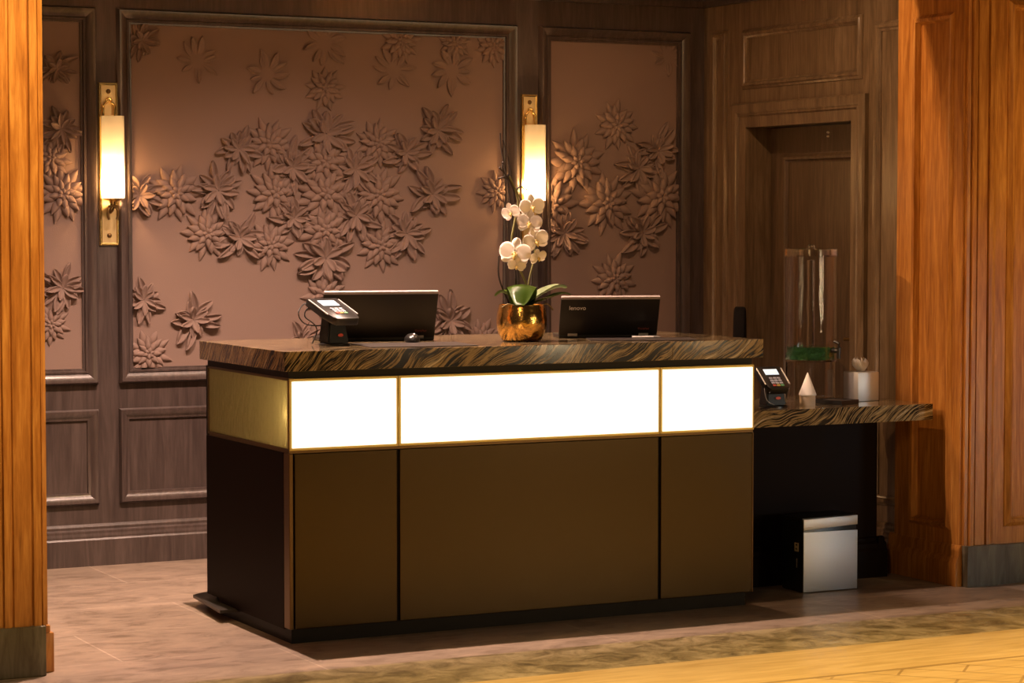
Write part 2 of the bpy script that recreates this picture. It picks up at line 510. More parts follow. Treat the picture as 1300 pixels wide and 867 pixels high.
# back wall: stiles, rails and the flat lower fields
FZ0, FZ1 = 0.905, 2.495        # relief fields
FIELDS = [(2.467, 3.212), (3.445, 5.375), (5.634, 6.380)]
bm = BM()
box(bm, 2.2, 6.75, YW + 0.045, YW + 0.2, 0, 3.05)
for a, b in ((2.2, 2.42), (3.262, 3.40), (5.44, 5.584), (6.43, 6.545)):
    box(bm, a, b, YW, YW + 0.06, 0.30, 0.705); box(bm, a, b, YW, YW + 0.06, 0.845, 2.53)
for a, b in ((0, 0.30), (0.705, 0.845), (2.53, 3.05)):
    box(bm, 2.2, 6.545, YW, YW + 0.06, a, b)
for a, b in FIELDS:
    box(bm, a - 0.06, b + 0.06, YW + 0.012, YW + 0.06, 0.27, 0.74)
struct('wall_back', bm, M['alcove_wood'])
bm = BM()
UP = [(-0.004, -0.012), (-0.004, 0.002), (0.004, 0.004), (0.008, 0.012), (0.016, 0.012), (0.020, 0.008), (0.050, 0.030), (0.058, 0.032), (0.062, 0.026), (0.066, 0.010), (0.068, -0.002)]
LO = [(-0.004, -0.014), (-0.002, -0.002), (0.008, 0.000), (0.012, 0.004), (0.034, 0.020), (0.042, 0.022), (0.046, 0.016), (0.050, -0.002)]
for a, b in FIELDS:
    ring(bm, BACK, a, FZ0, b, FZ1, UP)
    ring(bm, BACK, a - 0.019, 0.332, b + 0.019, 0.672, LO)
struct('trim_1', bm, M['alcove_wood'], 'auto')
BASE = [(0, -0.01), (0, 0.030), (0.120, 0.030), (0.128, 0.024), (0.138, 0.024), (0.150, 0.020), (0.160, 0.020), (0.168, 0.010), (0.180, 0.012), (0.192, 0.006), (0.196, -0.01)]
CORN = [(2.69, -0.01), (2.69, 0.012), (2.72, 0.016), (2.76, 0.05), (2.82, 0.07), (2.86, 0.12), (3.05, 0.14), (3.05, -0.01)]
bm = BM(); run(bm, BACK, 2.2, XW, BASE); struct('baseboard_back', bm, M['alcove_wood'])
bm = BM(); run(bm, BACK, 2.2, XW, CORN); run(bm, SIDE, 8.70, YW, CORN); struct('trim_2', bm, M['alcove_wood'])

# side wall with the recessed doorway
DY0, DY1, DZ = 9.281, 10.20, 2.060
bm = BM()
box(bm, XW, XW + 0.30, DY1, YW + 0.2, 0, 3.05)
box(bm, XW, XW + 0.30, 8.60, DY0, 0, 3.05)
box(bm, XW, XW + 0.30, DY0, DY1, DZ, 3.05)
struct('wall_right', bm, M['side_wood'])
bm = BM()
SM = [(0.0, -0.002), (0.0, 0.004), (0.010, 0.008), (0.016, 0.018), (0.028, 0.020), (0.036, 0.010), (0.044, 0.006), (0.046, -0.002)]
ring(bm, SIDE, 10.425, 0.330, 10.488, 2.515, SM)
ring(bm, SIDE, 9.253, 2.297, 10.197, 2.506, SM)
ring(bm, SIDE, 8.66, 0.315, 9.061, 2.460, SM)
struct('trim_3', bm, M['side_wood'], 'auto')
bm = BM(); run(bm, SIDE, 8.60, 9.165, BASE); run(bm, SIDE, 10.32, YW, BASE); struct('baseboard_right', bm, M['side_wood'])
bm = BM()
t = BM(); ring(t, SIDE, DY0, -0.4, DY1, DZ, [(-0.002, -0.05), (-0.002, 0.014), (0.05, 0.018), (0.058, 0.026), (0.066, 0.022), (0.078, 0.030), (0.112, 0.030), (0.120, 0.022), (0.120, -0.002)])
g = t.verts[:] + t.edges[:] + t.faces[:]
bmesh.ops.bisect_plane(t, geom=g, plane_co=(0, 0, 0.001), plane_no=(0, 0, -1), clear_outer=True)
merge(bm, t)
struct('trim_4', bm, M['side_wood'], 'auto')

DOORF = lambda a, b, h: (6.68 - h, a, b)
d = thing('door_1', 'dark oak panelled door set back in the doorway behind the side counter', 'door')
d['kind'] = 'structure'
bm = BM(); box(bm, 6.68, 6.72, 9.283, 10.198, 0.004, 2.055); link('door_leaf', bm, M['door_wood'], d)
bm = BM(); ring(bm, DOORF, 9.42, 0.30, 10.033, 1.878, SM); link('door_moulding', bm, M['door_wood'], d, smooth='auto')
bm = BM()
for z in (2.000, 2.020):
    lathe(bm, [(0.004, 0), (0.004, 0.006), (0.002, 0.009), (0, 0.01)], 10)
    bmesh.ops.transform(bm, matrix=Matrix.Identity(4), verts=bm.verts)
bm.free()
bm = BM()
for z in (2.000, 2.020):
    t = BM(); lathe(t, [(0.005, 0), (0.005, 0.006), (0.003, 0.010), (0, 0.011)], 12)
    bmesh.ops.transform(t, matrix=Matrix.Translation((6.68, 9.69, z)) @ Matrix.Rotation(-pi / 2, 4, 'Y'), verts=t.verts)
    merge(bm, t)
link('door_dot', bm, M['white_plastic'], d, smooth='auto')  # two small white dots, modelled as raised discs
bm = BM()
tube(bm, [(6.68, 9.36, 1.02), (6.63, 9.36, 1.02)], 0.010, 10); tube(bm, [(6.63, 9.355, 1.02), (6.63, 9.47, 1.02)], 0.009, 10)
link('door_handle', bm, M['dark_brass'], d, smooth='auto')

bm = BM(); box(bm, 2.0, 2.2, 8.60, 10.82, 0, 3.05); struct('wall_left', bm, M['alcove_wood'])
bm = BM(); box(bm, 2.0, 6.85, 8.12, 10.82, 3.05, 3.15); struct('ceiling', bm, M['plaster'])
bm = BM(); box(bm, 0.0, 9.0, 8.12, 8.757, 2.90, 3.05); struct('wall_header', bm, M['honey_wood'])

# foreground piers of honey oak with fluted pilasters on marble plinths
FL = lambda x0, y: (lambda a, b, h: (a, y - h, b))


def pilaster(bm, fn, a0, a1, z0, z1):
    """fluted casing: raised bands and grooves across its width"""
    w = a1 - a0
    prof = [(0.00, -0.02), (0.00, 0.016), (0.10, 0.018), (0.11, 0.010), (0.125, 0.010), (0.135, 0.030), (0.27, 0.030), (0.285, 0.014), (0.315, 0.014), (0.33, 0.026),
            (0.66, 0.026), (0.675, 0.012), (0.705, 0.012), (0.72, 0.030), (0.86, 0.030), (0.875, 0.012), (0.90, 0.012), (0.91, 0.020), (1.0, 0.018), (1.0, -0.02)]
    t = bmesh.new()
    lo = [t.verts.new(fn(a0 + u * w, z0, h)) for u, h in prof]
    hi = [t.verts.new(fn(a0 + u * w, z1, h)) for u, h in prof]
    n = len(prof)
    t.faces.new(lo); t.faces.new(hi[::-1])
    for i in range(n):
        j = (i + 1) % n
        t.faces.new((lo[i], hi[i], hi[j], lo[j]))
    bmesh.ops.recalc_face_normals(t, faces=t.faces)
    merge(bm, t)


bm = BM()
box(bm, 1.6, 2.316, 8.13, 8.60, 0.0, 2.92)
pilaster(bm, FL(0, 8.115), 2.135, 2.312, 0.176, 2.92)
box(bm, 1.6, 2.13, 8.105, 8.14, 0.0, 2.92)
# wooden base board of the pier
box(bm, 1.6, 2.346, 8.135, 8.63, 0.0, 0.140, 0.004)
box(bm, 1.6, 2.334, 8.135, 8.615, 0.140, 0.168, 0.006)
struct('pillar_left', bm, M['honey_wood'], 'auto')
bm = BM(); box(bm, 1.9, 2.300, 8.072, 8.134, 0.0, 0.176, 0.004); struct('pillar_left_base', bm, M['plinth'])

bm = BM()
PX = 6.41
PS = lambda a, b, h: (PX - h, a, b)
PF = lambda a, b, h: (a, 8.285 - h, b)
box(bm, PX + 0.016, 8.6, 8.285, 8.757, 0.0, 2.92)
for y0_, y1_, z0_, z1_ in ((8.2865, 8.352, 0.0, 2.92), (8.645, 8.757, 0.0, 2.92), (8.352, 8.645, 0.0, 0.240), (8.352, 8.645, 2.487, 2.92)):
    box(bm, PX - 0.0, PX + 0.016, y0_, y1_, z0_, z1_)
ring(bm, lambda a, b, h: (PX + 0.016 - h, a, b), 8.388, 0.275, 8.610, 2.452, [(0.0, -0.002), (0.0, 0.004), (0.006, 0.012), (0.010, 0.026), (0.022, 0.030), (0.030, 0.022), (0.037, 0.018), (0.037, 0.010)])
pilaster(bm, PF, 6.422, 6.575, 0.178, 2.92)
ring(bm, PF, 6.690, 0.290, 7.6, 2.5, [(0.0, -0.002), (0.0, 0.003), (0.008, 0.006), (0.012, 0.014), (0.024, 0.018), (0.034, 0.010), (0.042, 0.005), (0.044, -0.002)])
run(bm, PS, 8.276, 8.790, [(0, -0.01), (0, 0.028), (0.100, 0.028), (0.108, 0.022), (0.120, 0.020), (0.132, 0.010), (0.165, 0.008), (0.178, 0.002), (0.180, -0.01)])
struct('pillar_right', bm, M['honey_wood'], 'auto')
bm = BM()
run(bm, PF, 6.417, 6.580, [(0, -0.01), (0, 0.05), (0.178, 0.05), (0.178, -0.01)])
run(bm, PF, 6.580, 8.6, [(0, -0.01), (0, 0.030), (0.172, 0.030), (0.172, -0.01)])
struct('pillar_right_base', bm, M['plinth'])


# ------------------------------------------------------------------ relief panels with moulded flowers
def petal(t, ang, r0, L_, W_, h0, lift, bulge, fold, bend=0.0, curl=0.0, ns=7, nt=5, sharp=0.9, mid=0.8):
    """one petal pointing along ang in the (u,v) plane, height along -Y"""
    ca, sa = cos(ang), sin(ang)

    def P(s, tt):
        w = W_ * max(0.0, sin(pi * min(1, s ** mid))) ** sharp
        if s < 0.25:
            w = max(w, W_ * 0.30 * (1 - s))
        x = r0 + s * L_
        y = w * tt + bend * L_ * s * s
        h = h0 + lift * s ** 1.3 - curl * s ** 5 + (w / W_) * (bulge * (1 - tt * tt) + fold * abs(tt) * s)
        return (x * ca - y * sa, -0.92 * h, x * sa + y * ca)
    g = []
    for i in range(ns):
        s = i / (ns - 1)
        g.append([t.verts.new(P(s, -1 + 2 * j / (nt - 1))) for j in range(nt)])
    for i in range(ns - 1):
        for j in range(nt - 1):
            t.faces.new((g[i][j], g[i + 1][j], g[i + 1][j + 1], g[i][j + 1]))
    # skirt down to the panel
    rim = [g[i][0] for i in range(ns)] + [g[-1][j] for j in range(1, nt)] + [g[i][nt - 1] for i in range(ns - 2, -1, -1)]
    low = []
    for v in rim:
        low.append(t.verts.new((v.co.x * 0.985, min(v.co.y * 0.25, 0.004) if v.co.y > -0.02 else 0.004, v.co.z * 0.985)))
    for a in range(len(rim) - 1):
        t.faces.new((rim[a], low[a], low[a + 1], rim[a + 1]))


def flower(kind, seed):
    """unit-radius flower, height along -Y"""
    rnd = random.Random(seed)
    t = bmesh.new()
    if kind == 'A':          # full dahlia: overlapping plump rings
        n = 10; off = rnd.random()
        for q, (cnt, r0, ln, wd, h0, lift) in enumerate(((9, 0.34, 0.68, 0.150, 0.02, 0.08), (9, 0.22, 0.56, 0.145, 0.08, 0.10), (8, 0.10, 0.44, 0.125, 0.14, 0.10), (6, 0.0, 0.27, 0.090, 0.18, 0.08))):
            for i in range(cnt):
                a = off + (i + 0.5 * (q % 2)) * 2 * pi / cnt + rnd.uniform(-.09, .09)
                petal(t, a, r0, ln * rnd.uniform(.88, 1.06), wd * rnd.uniform(.9, 1.1), h0, lift * rnd.uniform(.8, 1.2), 0.095, 0.0, rnd.uniform(-.10, .10), 0.05, 8, 7, 1.0, 0.72)
    elif kind == 'B':        # open flower with long folded leaves
        cnt = 13; off = rnd.random() * 6
        for i in range(cnt):
            a = off + i * 2 * pi / cnt + rnd.uniform(-.12, .12)
            l = rnd.choice((0.70, 0.84, 0.98, 1.06)) * rnd.uniform(.94, 1.04)
            petal(t, a, 0.06, l - 0.06, rnd.uniform(.115, .165), 0.02, rnd.uniform(.10, .28), -0.04, rnd.uniform(.14, .22), rnd.uniform(-.34, .34), rnd.uniform(.02, .16), 9, 7, .68, 1.08)
        for i in range(6):
            a = off + (i + .5) * 2 * pi / 6 + rnd.uniform(-.2, .2)
            petal(t, a, 0.02, rnd.uniform(.40, .66), .115, 0.10, rnd.uniform(.18, .32), -0.02, .14, rnd.uniform(-.3, .3), 0.05, 8, 7, .7, 1.0)
    else:                    # shallow flower: only the edges of its leaves stand out
        cnt = 10; off = rnd.random() * 6
        for i in range(cnt):
            a = off + i * 2 * pi / cnt + rnd.uniform(-.12, .12)
            l = rnd.choice((0.8, 0.9, 1.0)) * rnd.uniform(.94, 1.04)
            petal(t, a, 0.14, l - 0.14, rnd.uniform(.10, .15), -0.02, rnd.uniform(.12, .24), -0.02, rnd.uniform(.05, .12), rnd.uniform(-.35, .35), rnd.uniform(.0, .08), 8, 5, .9, 1.15)
    bmesh.ops.recalc_face_normals(t, faces=t.faces)
    for f in t.faces:
        f.smooth = True
    return t


KINDS = {'A': [11, 12, 13], 'B': [21, 22, 23, 24], 'C': [31, 32, 33]}
FMESH = {}
for k_, seeds in KINDS.items():
    for s_ in seeds:
        me = bpy.data.meshes.new('relief_flower')
        t = flower(k_, s_); t.to_mesh(me); t.free()
        me.materials.append(M['fabric']); FMESH[(k_, s_)] = me

LIST_L = [(3.099, 2.275, 0.092, 'B'), (3.118, 2.004, 0.103, 'B'), (3.119, 1.707, 0.122, 'A'), (3.118, 1.28, 0.111, 'B'), (3.058, 1.116, 0.089, 'A'), (3.065, 1.875, 0.096, 'A')]
LIST_C = [(3.502, 2.417, 0.094, 'B'), (3.774, 2.331, 0.106, 'C'), (4.121, 2.282, 0.111, 'C'), (4.416, 2.441, 0.128, 'C'), (4.411, 2.223, 0.101, 'A'), (3.973, 1.927, 0.111, 'B'), (4.127, 1.951, 0.119, 'A'), (4.418, 2.005, 0.144, 'B'), (4.247, 1.841, 0.124, 'B'), (4.154, 1.72, 0.131, 'A'), (3.656, 1.717, 0.132, 'A'), (3.87, 1.73, 0.13, 'B'), (3.484, 1.706, 0.116, 'B'), (3.814, 1.527, 0.118, 'A'), (3.978, 1.508, 0.119, 'B'), (4.129, 1.474, 0.116, 'A'), (4.25, 1.601, 0.112, 'B'), (3.503, 1.22, 0.102, 'B'), (3.743, 1.125, 0.118, 'B'), (3.52, 0.971, 0.109, 'A'), (4.409, 1.869, 0.14, 'A'), (4.409, 1.718, 0.148, 'A'), (4.408, 1.544, 0.136, 'A'), (4.412, 1.408, 0.148, 'B'), (4.407, 1.234, 0.109, 'A'), (4.569, 1.837, 0.125, 'B'), (4.573, 1.613, 0.122, 'B'), (4.69, 1.712, 0.134, 'A'), (4.697, 1.468, 0.122, 'A'), (4.84, 1.525, 0.123, 'B'), (4.981, 1.718, 0.127, 'B'), (4.686, 1.964, 0.114, 'A'), (4.841, 1.92, 0.115, 'B'), (5.011, 2.034, 0.123, 'B'), (4.779, 2.316, 0.11, 'C'), (5.093, 2.325, 0.116, 'C'), (4.809, 2.462, 0.103, 'A'), (5.102, 2.461, 0.088, 'A'), (5.319, 2.449, 0.097, 'A'), (5.331, 1.735, 0.097, 'A'), (5.079, 1.096, 0.132, 'B'), (5.252, 0.995, 0.105, 'A'), (4.292, 1.016, 0.093, 'B')]
LIST_R = [(6.015, 2.076, 0.112, 'A'), (5.782, 1.885, 0.144, 'A'), (5.638, 1.67, 0.139, 'A'), (5.719, 1.527, 0.115, 'B'), (5.96, 1.679, 0.141, 'A'), (6.15, 1.857, 0.117, 'B'), (6.267, 1.948, 0.117, 'B'), (6.277, 1.713, 0.151, 'A'), (6.174, 1.526, 0.121, 'B'), (6.007, 1.293, 0.116, 'A'), (6.331, 2.434, 0.1, 'C')]


def relief_panel(a, b, flowers, label):
    p = thing('relief_panel', label, 'wall panel', ((a + b) / 2, YW + 0.008, FZ0))
    ox, oz = (a + b) / 2, FZ0
    bm = BM(); box(bm, a - 0.012 - ox, b + 0.012 - ox, 0, 0.035, -0.012, FZ1 - FZ0 + 0.012); link('fabric_field', bm, M['fabric'], p)
    rnd = random.Random(int(a * 1000))
    for i, (x, z, r, k) in enumerate(flowers):
        r *= 1.10 if a < 5 else 1.18
        sd = KINDS[k][i % len(KINDS[k])]
        rot = rnd.uniform(0, 2 * pi)
        clip = x - r < a or x + r > b or z - r < FZ0 or z + r > FZ1
        if clip:
            t = flower(k, sd)
            bmesh.ops.transform(t, matrix=Matrix.Translation((x, 0, z)) @ Matrix.Rotation(rot, 4, 'Y') @ Matrix.Scale(r, 4), verts=t.verts)
            for co, no in (((a + .002, 0, 0), (-1, 0, 0)), ((b - .002, 0, 0), (1, 0, 0)), ((0, 0, FZ0 + .002), (0, 0, -1)), ((0, 0, FZ1 - .002), (0, 0, 1))):
                bmesh.ops.bisect_plane(t, geom=t.verts[:] + t.edges[:] + t.faces[:], plane_co=co, plane_no=no, clear_outer=True)
            bmesh.ops.transform(t, matrix=Matrix.Translation((-x, 0, -z)), verts=t.verts)
            o = link('relief_flower', t, M['fabric'], p, (x - ox, 0, z - oz))
        else:
            o = bpy.data.objects.new('relief_flower', FMESH[(k, sd)]); COL.objects.link(o)
            o.parent = p; o.location = (x - ox, 0, z - oz); o.scale = (r, r, r); o.rotation_euler = (0, rot, 0)
    return p


relief_panel(*FIELDS[0], LIST_L, 'narrow brown relief panel of moulded flowers between honey oak pillar and wall lamp')
relief_panel(*FIELDS[1], LIST_C, 'large brown relief panel with a cluster of moulded flowers between two wall lamps')
relief_panel(*FIELDS[2], LIST_R, 'dim brown relief panel with moulded flowers beside the corner of the room')


# ------------------------------------------------------------------ wall sconces
def sconce(x, label):
    p = thing('wall_sconce', label, 'wall lamp', (x, YW, 1.475), 0, 'wall sconces')
    H = 0.745
    bm = BM(); box(bm, -0.0455, 0.0455, -0.010, 0.0, 0, H, 0.002); pl = link('back_plate', bm, M['pale_brass'], p)
    # raised border, inner arched bracket
    bm = BM(); ring(bm, lambda a, b, h: (a, -0.010 - h, b), -0.038, 0.008, 0.038, H - 0.008, [(-0.004, -0.001), (-0.004, 0.002), (0.0, 0.004), (0.005, 0.004), (0.007, -0.001)])
    link('plate_border', bm, M['brass'], pl)
    bm = BM()
    tube(bm, curve_pts([(-0.026, -0.022, 0.55), (-0.026, -0.022, 0.635), (-0.012, -0.022, 0.655), (-0.008, -0.022, 0.672), (0.008, -0.022, 0.672), (0.012, -0.022, 0.655), (0.026, -0.022, 0.635), (0.026, -0.022, 0.55)], 28), 0.005, 8)
    tube(bm, [(0, -0.008, 0.666), (0, -0.024, 0.666)], 0.005, 8)
    link('bracket', bm, M['brass'], p, smooth='auto')
    for z in (0.045, 0.705):
        t = BM(); lathe(t, [(0.011, 0), (0.011, 0.003), (0.006, 0.008), (0, 0.009)], 14)
        bmesh.ops.transform(t, matrix=Matrix.Translation((0, -0.010, z)) @ Matrix.Rotation(pi / 2, 4, 'X'), verts=t.verts)
        link('screw', t, M['dark_brass'], p, smooth='auto')
    # scrolled arm beneath the shade
    bm = BM()
    for s in (-1, 1):
        tube(bm, curve_pts([(s * 0.005, -0.012, 0.150), (s * 0.008, -0.045, 0.165), (s * 0.007, -0.070, 0.19), (s * 0.012, -0.074, 0.215)], 14), 0.006, 8)
        tube(bm, curve_pts([(s * 0.007, -0.060, 0.180), (s * 0.020, -0.066, 0.165), (s * 0.024, -0.066, 0.140), (s * 0.018, -0.066, 0.118)], 14), [0.006] * 10 + [0.007] * 10 if False else 0.006, 8)
    tube(bm, [(-0.022, -0.072, 0.180), (0.022, -0.072, 0.180)], 0.005, 8)
    link('arm', bm, M['dark_brass'], p, smooth='auto')
    # frosted glass sleeve, open at both ends
    bm = BM()
    lathe(bm, [(0.0495, 0.215), (0.0520, 0.215), (0.0520, 0.590), (0.0495, 0.590), (0.0495, 0.215)], 40, (0, -0.072, 0), close=False)
    link('shade', bm, M['shade_glass'], p, smooth='auto')
    bm = BM(); lathe(bm, [(0.014, 0.19), (0.018, 0.200), (0.046, 0.212), (0.046, 0.216), (0.018, 0.220), (0.016, 0.245), (0.010, 0.25)], 16, (0, -0.072, 0)); link('lamp_holder', bm, M['brass'], p, smooth='auto')
    bm = BM(); lathe(bm, [(0.008, 0.25), (0.013, 0.265), (0.015, 0.285), (0.012, 0.305), (0.005, 0.325), (0, 0.335)], 16, (0, -0.072, 0)); link('bulb', bm, M['bulb'], p, smooth='auto')
    return p


sconce(3.336, 'brass wall sconce with lit white tube shade, nearest the left honey oak pillar')
sconce(5.512, 'brass wall sconce with lit white tube shade, behind the white orchid')

# ------------------------------------------------------------------ reception desk
XL, XR, YF, YB = 3.285, 5.337, 8.265, 9.172
ZK, ZB1, ZB2, ZS = 0.055, 0.726, 0.997, 1.0257
DX, DY = (XL + XR) / 2, YF
desk = thing('reception_desk', 'dark bronze reception desk with a glowing glass band and veined marble top', 'reception desk', (DX, DY, 0))
lx = lambda x: x - DX
ly = lambda y: y - DY
JN = [XL, 3.732, 4.888, XR]
bm = BM()
box(bm, lx(XL) + 0.03, lx(XR) - 0.03, 0.030, ly(YB) - 0.02, ZK, 0.715)
box(bm, lx(XL) + 0.05, lx(XR) - 0.05, ly(YB) - 0.08, ly(YB) - 0.02, 0.715, ZS)
link('carcass', bm, M['dark_lacquer'], desk)
bm = BM(); box(bm, lx(XL) + 0.012, lx(XR) - 0.03, 0.014, ly(9.02), 0.0, ZK + 0.01); link('kick_board', bm, M['kick'], desk)
for i in range(3):
    bm = BM(); box(bm, lx(JN[i]) + (0.022 if i == 0 else 0.006), lx(JN[i + 1]) - 0.006, 0.0, 0.031, ZK, 0.716, 0.003); link('front_panel', bm, M['bronze_panel'], desk)
for x in JN[1:3]:
    bm = BM(); box(bm, lx(x) - 0.006, lx(x) + 0.006, 0.012, 0.031, ZK, 0.716); link('joint_strip', bm, M['kick'], desk)
bm = BM(); box(bm, lx(XL), lx(XL) + 0.016, 0.0, 0.058, ZK, 0.716, 0.003); link('corner_post', bm, M['bronze_trim'], desk)
bm = BM(); box(bm, lx(XR) - 0.006, lx(XR), 0.0, 0.018, ZK, 0.716, 0.002); link('corner_post', bm, M['bronze_trim'], desk)
# side panel with a cut-out at its back foot
bm = BM()
prism(bm, [(0.060, ZK - 0.005), (ly(9.03), ZK - 0.005), (ly(9.03), 0.068), (ly(YB), 0.068), (ly(YB), 0.716), (0.060, 0.716)], lx(XL), lx(XL) + 0.030, lambda a, b, h: (h, a, b))
link('side_panel', bm, M['dark_lacquer'], desk)
bm = BM(); prism(bm, [(0.02, ZK), (ly(YB), ZK), (ly(YB), 0.716), (0.02, 0.716)], lx(XR) - 0.030, lx(XR), lambda a, b, h: (h, a, b)); link('side_panel', bm, M['dark_lacquer'], desk)
# thin metal floor plate peeping out at the back foot
bm = BM(); prism(bm, [(lx(3.215), ly(8.83)), (lx(3.255), ly(9.26)), (lx(3.40), ly(9.36)), (lx(3.8), ly(9.36)), (lx(3.8), ly(8.83))], 0.040, 0.052); link('floor_plate', bm, M['dark_plastic'], desk)
bm = BM(); box(bm, lx(3.32), lx(3.76), ly(9.05), ly(9.28), 0.0, 0.040); link('plate_foot', bm, M['kick'], desk)
# glowing glass band in a brass frame
FRM = [(0.0, -0.02), (0.0, 0.001), (0.009, 0.001), (0.0092, -0.02)]
DF = lambda a, b, h: (a, 0.0 - h, b)
for i in range(3):
    a0, a1 = lx(JN[i]), lx(JN[i + 1])
    bm = BM(); box(bm, a0 + 0.011, a1 - 0.011, -0.006, 0.010, ZB1 + 0.011, ZB2 - 0.011); link('glass_pane', bm, M['glow_glass'], desk)
    bm = BM(); ring(bm, DF, a0 + 0.0105, ZB1 + 0.0105, a1 - 0.0105, ZB2 - 0.0105, FRM); link('pane_frame', bm, M['frame_brass'], desk)
DL = lambda a, b, h: (lx(XL) - h, a, b)
bm = BM(); box(bm, lx(XL) + 0.003, lx(XL) + 0.009, 0.010, ly(YB) - 0.03, ZB1 + 0.008, ZB2 - 0.008); o = link('glass_pane', bm, M['ripple_glass'], desk); o['label'] = 'rippled amber side pane'
bm = BM(); ring(bm, DL, 0.0085, ZB1 + 0.0075, ly(YB) - 0.03, ZB2 - 0.0075, FRM); link('pane_frame', bm, M['bronze_trim'], desk)
bm = BM(); tube(bm, [(lx(XL) + 0.02, 0.045, 0.862), (lx(XR) - 0.04, 0.045, 0.862)], 0.010, 12); link('light_tube', bm, M['tube'], desk, smooth='auto')
bm = BM(); box(bm, lx(XR) - 0.012, lx(XR), 0.014, ly(YB), ZB1, ZB2); link('end_panel', bm, M['bronze_trim'], desk)
bm = BM(); box(bm, lx(XL), lx(XL) + 0.03, ly(YB) - 0.028, ly(YB), 0.716, ZB2 + 0.004, 0.002); link('rear_post', bm, M['kick'], desk)
bm = BM(); box(bm, lx(XL) + 0.004, lx(XR) - 0.004, 0.012, ly(YB) - 0.01, ZB2 + 0.001, ZS); link('shadow_gap', bm, M['kick'], desk)
bm = BM(); box(bm, lx(XL) + 0.002, lx(XR) - 0.002, 0.004, ly(YB) - 0.01, 0.7165, ZB1); link('band_ledge', bm, M['bronze_trim'], desk)
bm = BM()
box(bm, lx(XL) - 0.027, lx(4.93) - 0.0006, -0.027, ly(YB), ZS, 1.100, 0.0015)
box(bm, lx(4.93) + 0.0006, lx(XR) + 0.027, -0.027, ly(YB), ZS, 1.100, 0.0015)
link('marble_top', bm, M['marble'], desk)

# ------------------------------------------------------------------ low side counter
CX0, CX1 = 5.339, 6.375
sc_ = thing('side_counter', 'low dark side counter with a veined marble slab joined to the desk end', 'counter', (5.8, 8.70, 0))
bm = BM(); box(bm, CX0 - 5.8, CX1 - 5.8, -0.265, 0.36, 0.716, 0.787, 0.0015); link('marble_top', bm, M['marble'], sc_)
bm = BM(); box(bm, CX0 - 5.8, 0.470, 0.0, 0.34, 0.0, 0.716); link('cabinet', bm, M['dark_lacquer'], sc_)
bm = BM()
run(bm, lambda a, b, h: (a, -h, b), CX0 - 5.8, 0.505, [(0, -0.01), (0, 0.035), (0.120, 0.035), (0.132, 0.028), (0.150, 0.026), (0.160, 0.012), (0.175, 0.012), (0.18, -0.01)])
run(bm, lambda a, b, h: (0.470 + h, a, b), -0.030, 0.34, [(0, -0.01), (0, 0.035), (0.120, 0.035), (0.132, 0.028), (0.150, 0.026), (0.160, 0.012), (0.175, 0.012), (0.18, -0.01)])
link('base_moulding', bm, M['dark_lacquer'], sc_)


# ------------------------------------------------------------------ laptops
def laptop(loc, rz, W, Ld, recline, label, logo):
    p = thing('laptop', label, 'laptop', loc, rz, 'laptops on the desk')
    # base: hinge edge at local y = 0, keyboard towards +y (the clerk's side)
    bm = BM(); box(bm, -W / 2, W / 2, 0.0, Ld * 0.95, 0.0, 0.016, 0.004); ba = link('keyboard_base', bm, M['black_plastic'], p)
    bm = BM()
    for r in range(5):
        for c in range(14):
            x = -W / 2 + 0.03 + c * (W - 0.06) / 14
            box(bm, x, x + (W - 0.06) / 14 - 0.003, 0.03 + r * 0.019, 0.046 + r * 0.019, 0.016, 0.018)
    link('keys', bm, M['dark_plastic'], ba)
    ml = Matrix.Translation((0, 0.004, 0.014)) @ Matrix.Rotation(recline, 4, 'X')   # lid plane: local z up along the lid
    bm = BM(); box(bm, -W / 2, W / 2, -0.006, 0.006, 0.0, Ld, 0.003)
    lid = link('lid', bm, M['lid_black'], p); lid.matrix_local = ml
    bm = BM(); box(bm, -W / 2 + 0.012, W / 2 - 0.012, 0.0062, 0.0072, 0.015, Ld - 0.012); link('screen', bm, M['black_plastic'], lid)
    bm = BM(); box(bm, -W / 2 + 0.001, W / 2 - 0.001, -0.0075, 0.0065, Ld - 0.004, Ld + 0.008, 0.002); o = link('lid_edge', bm, M['edge_grey'], lid); o['label'] = 'pale top edge of the lid'
    for s in (-1, 1):
        bm = BM(); tube(bm, [(s * W * 0.36 - 0.02, 0, 0.014), (s * W * 0.36 + 0.02, 0, 0.014)], 0.008, 10); link('hinge', bm, M['silver'], p, smooth='auto')
    if logo:
        text('lid_lettering', 'lenovo', 0.026, M['print_grey'], lid, (-W / 2 + 0.035, -0.0068, Ld - 0.052), (pi / 2, 0, 0))
    text('lid_lettering', 'ThinkPad', 0.013, M['dull_red'], lid, (W / 2 - 0.085, -0.0068, 0.026), (pi / 2, 0, 0))
    return p


laptop((3.905, 8.85, 1.100), -0.22, 0.470, 0.200, radians(24), 'black open laptop seen from behind, beside the card terminal at the desk end', False)
laptop((4.857, 8.64, 1.100), -0.34, 0.415, 0.172, radians(26), 'black open laptop seen from behind with pale lettering, right of the orchid', True)

# computer mouse
bm = BM(); lathe(bm, [(0.030, 0), (0.032, 0.008), (0.029, 0.020), (0.018, 0.031), (0, 0.036)], 20)
bmesh.ops.transform(bm, matrix=Matrix.Diagonal((1.0, 1.6, 1.0, 1)), verts=bm.verts)
ms_ = thing('computer_mouse', 'small rounded black mouse with a silver wheel in front of the left laptop', 'mouse', (3.955, 8.625, 1.1035), -0.4)
link('mouse_body', bm, M['black_plastic'], ms_, smooth='auto')
bm = BM(); tube(bm, [(0.004, -0.030, 0.028), (0.010, -0.030, 0.028)], 0.008, 12); link('wheel', bm, M['silver'], ms_, smooth='auto')

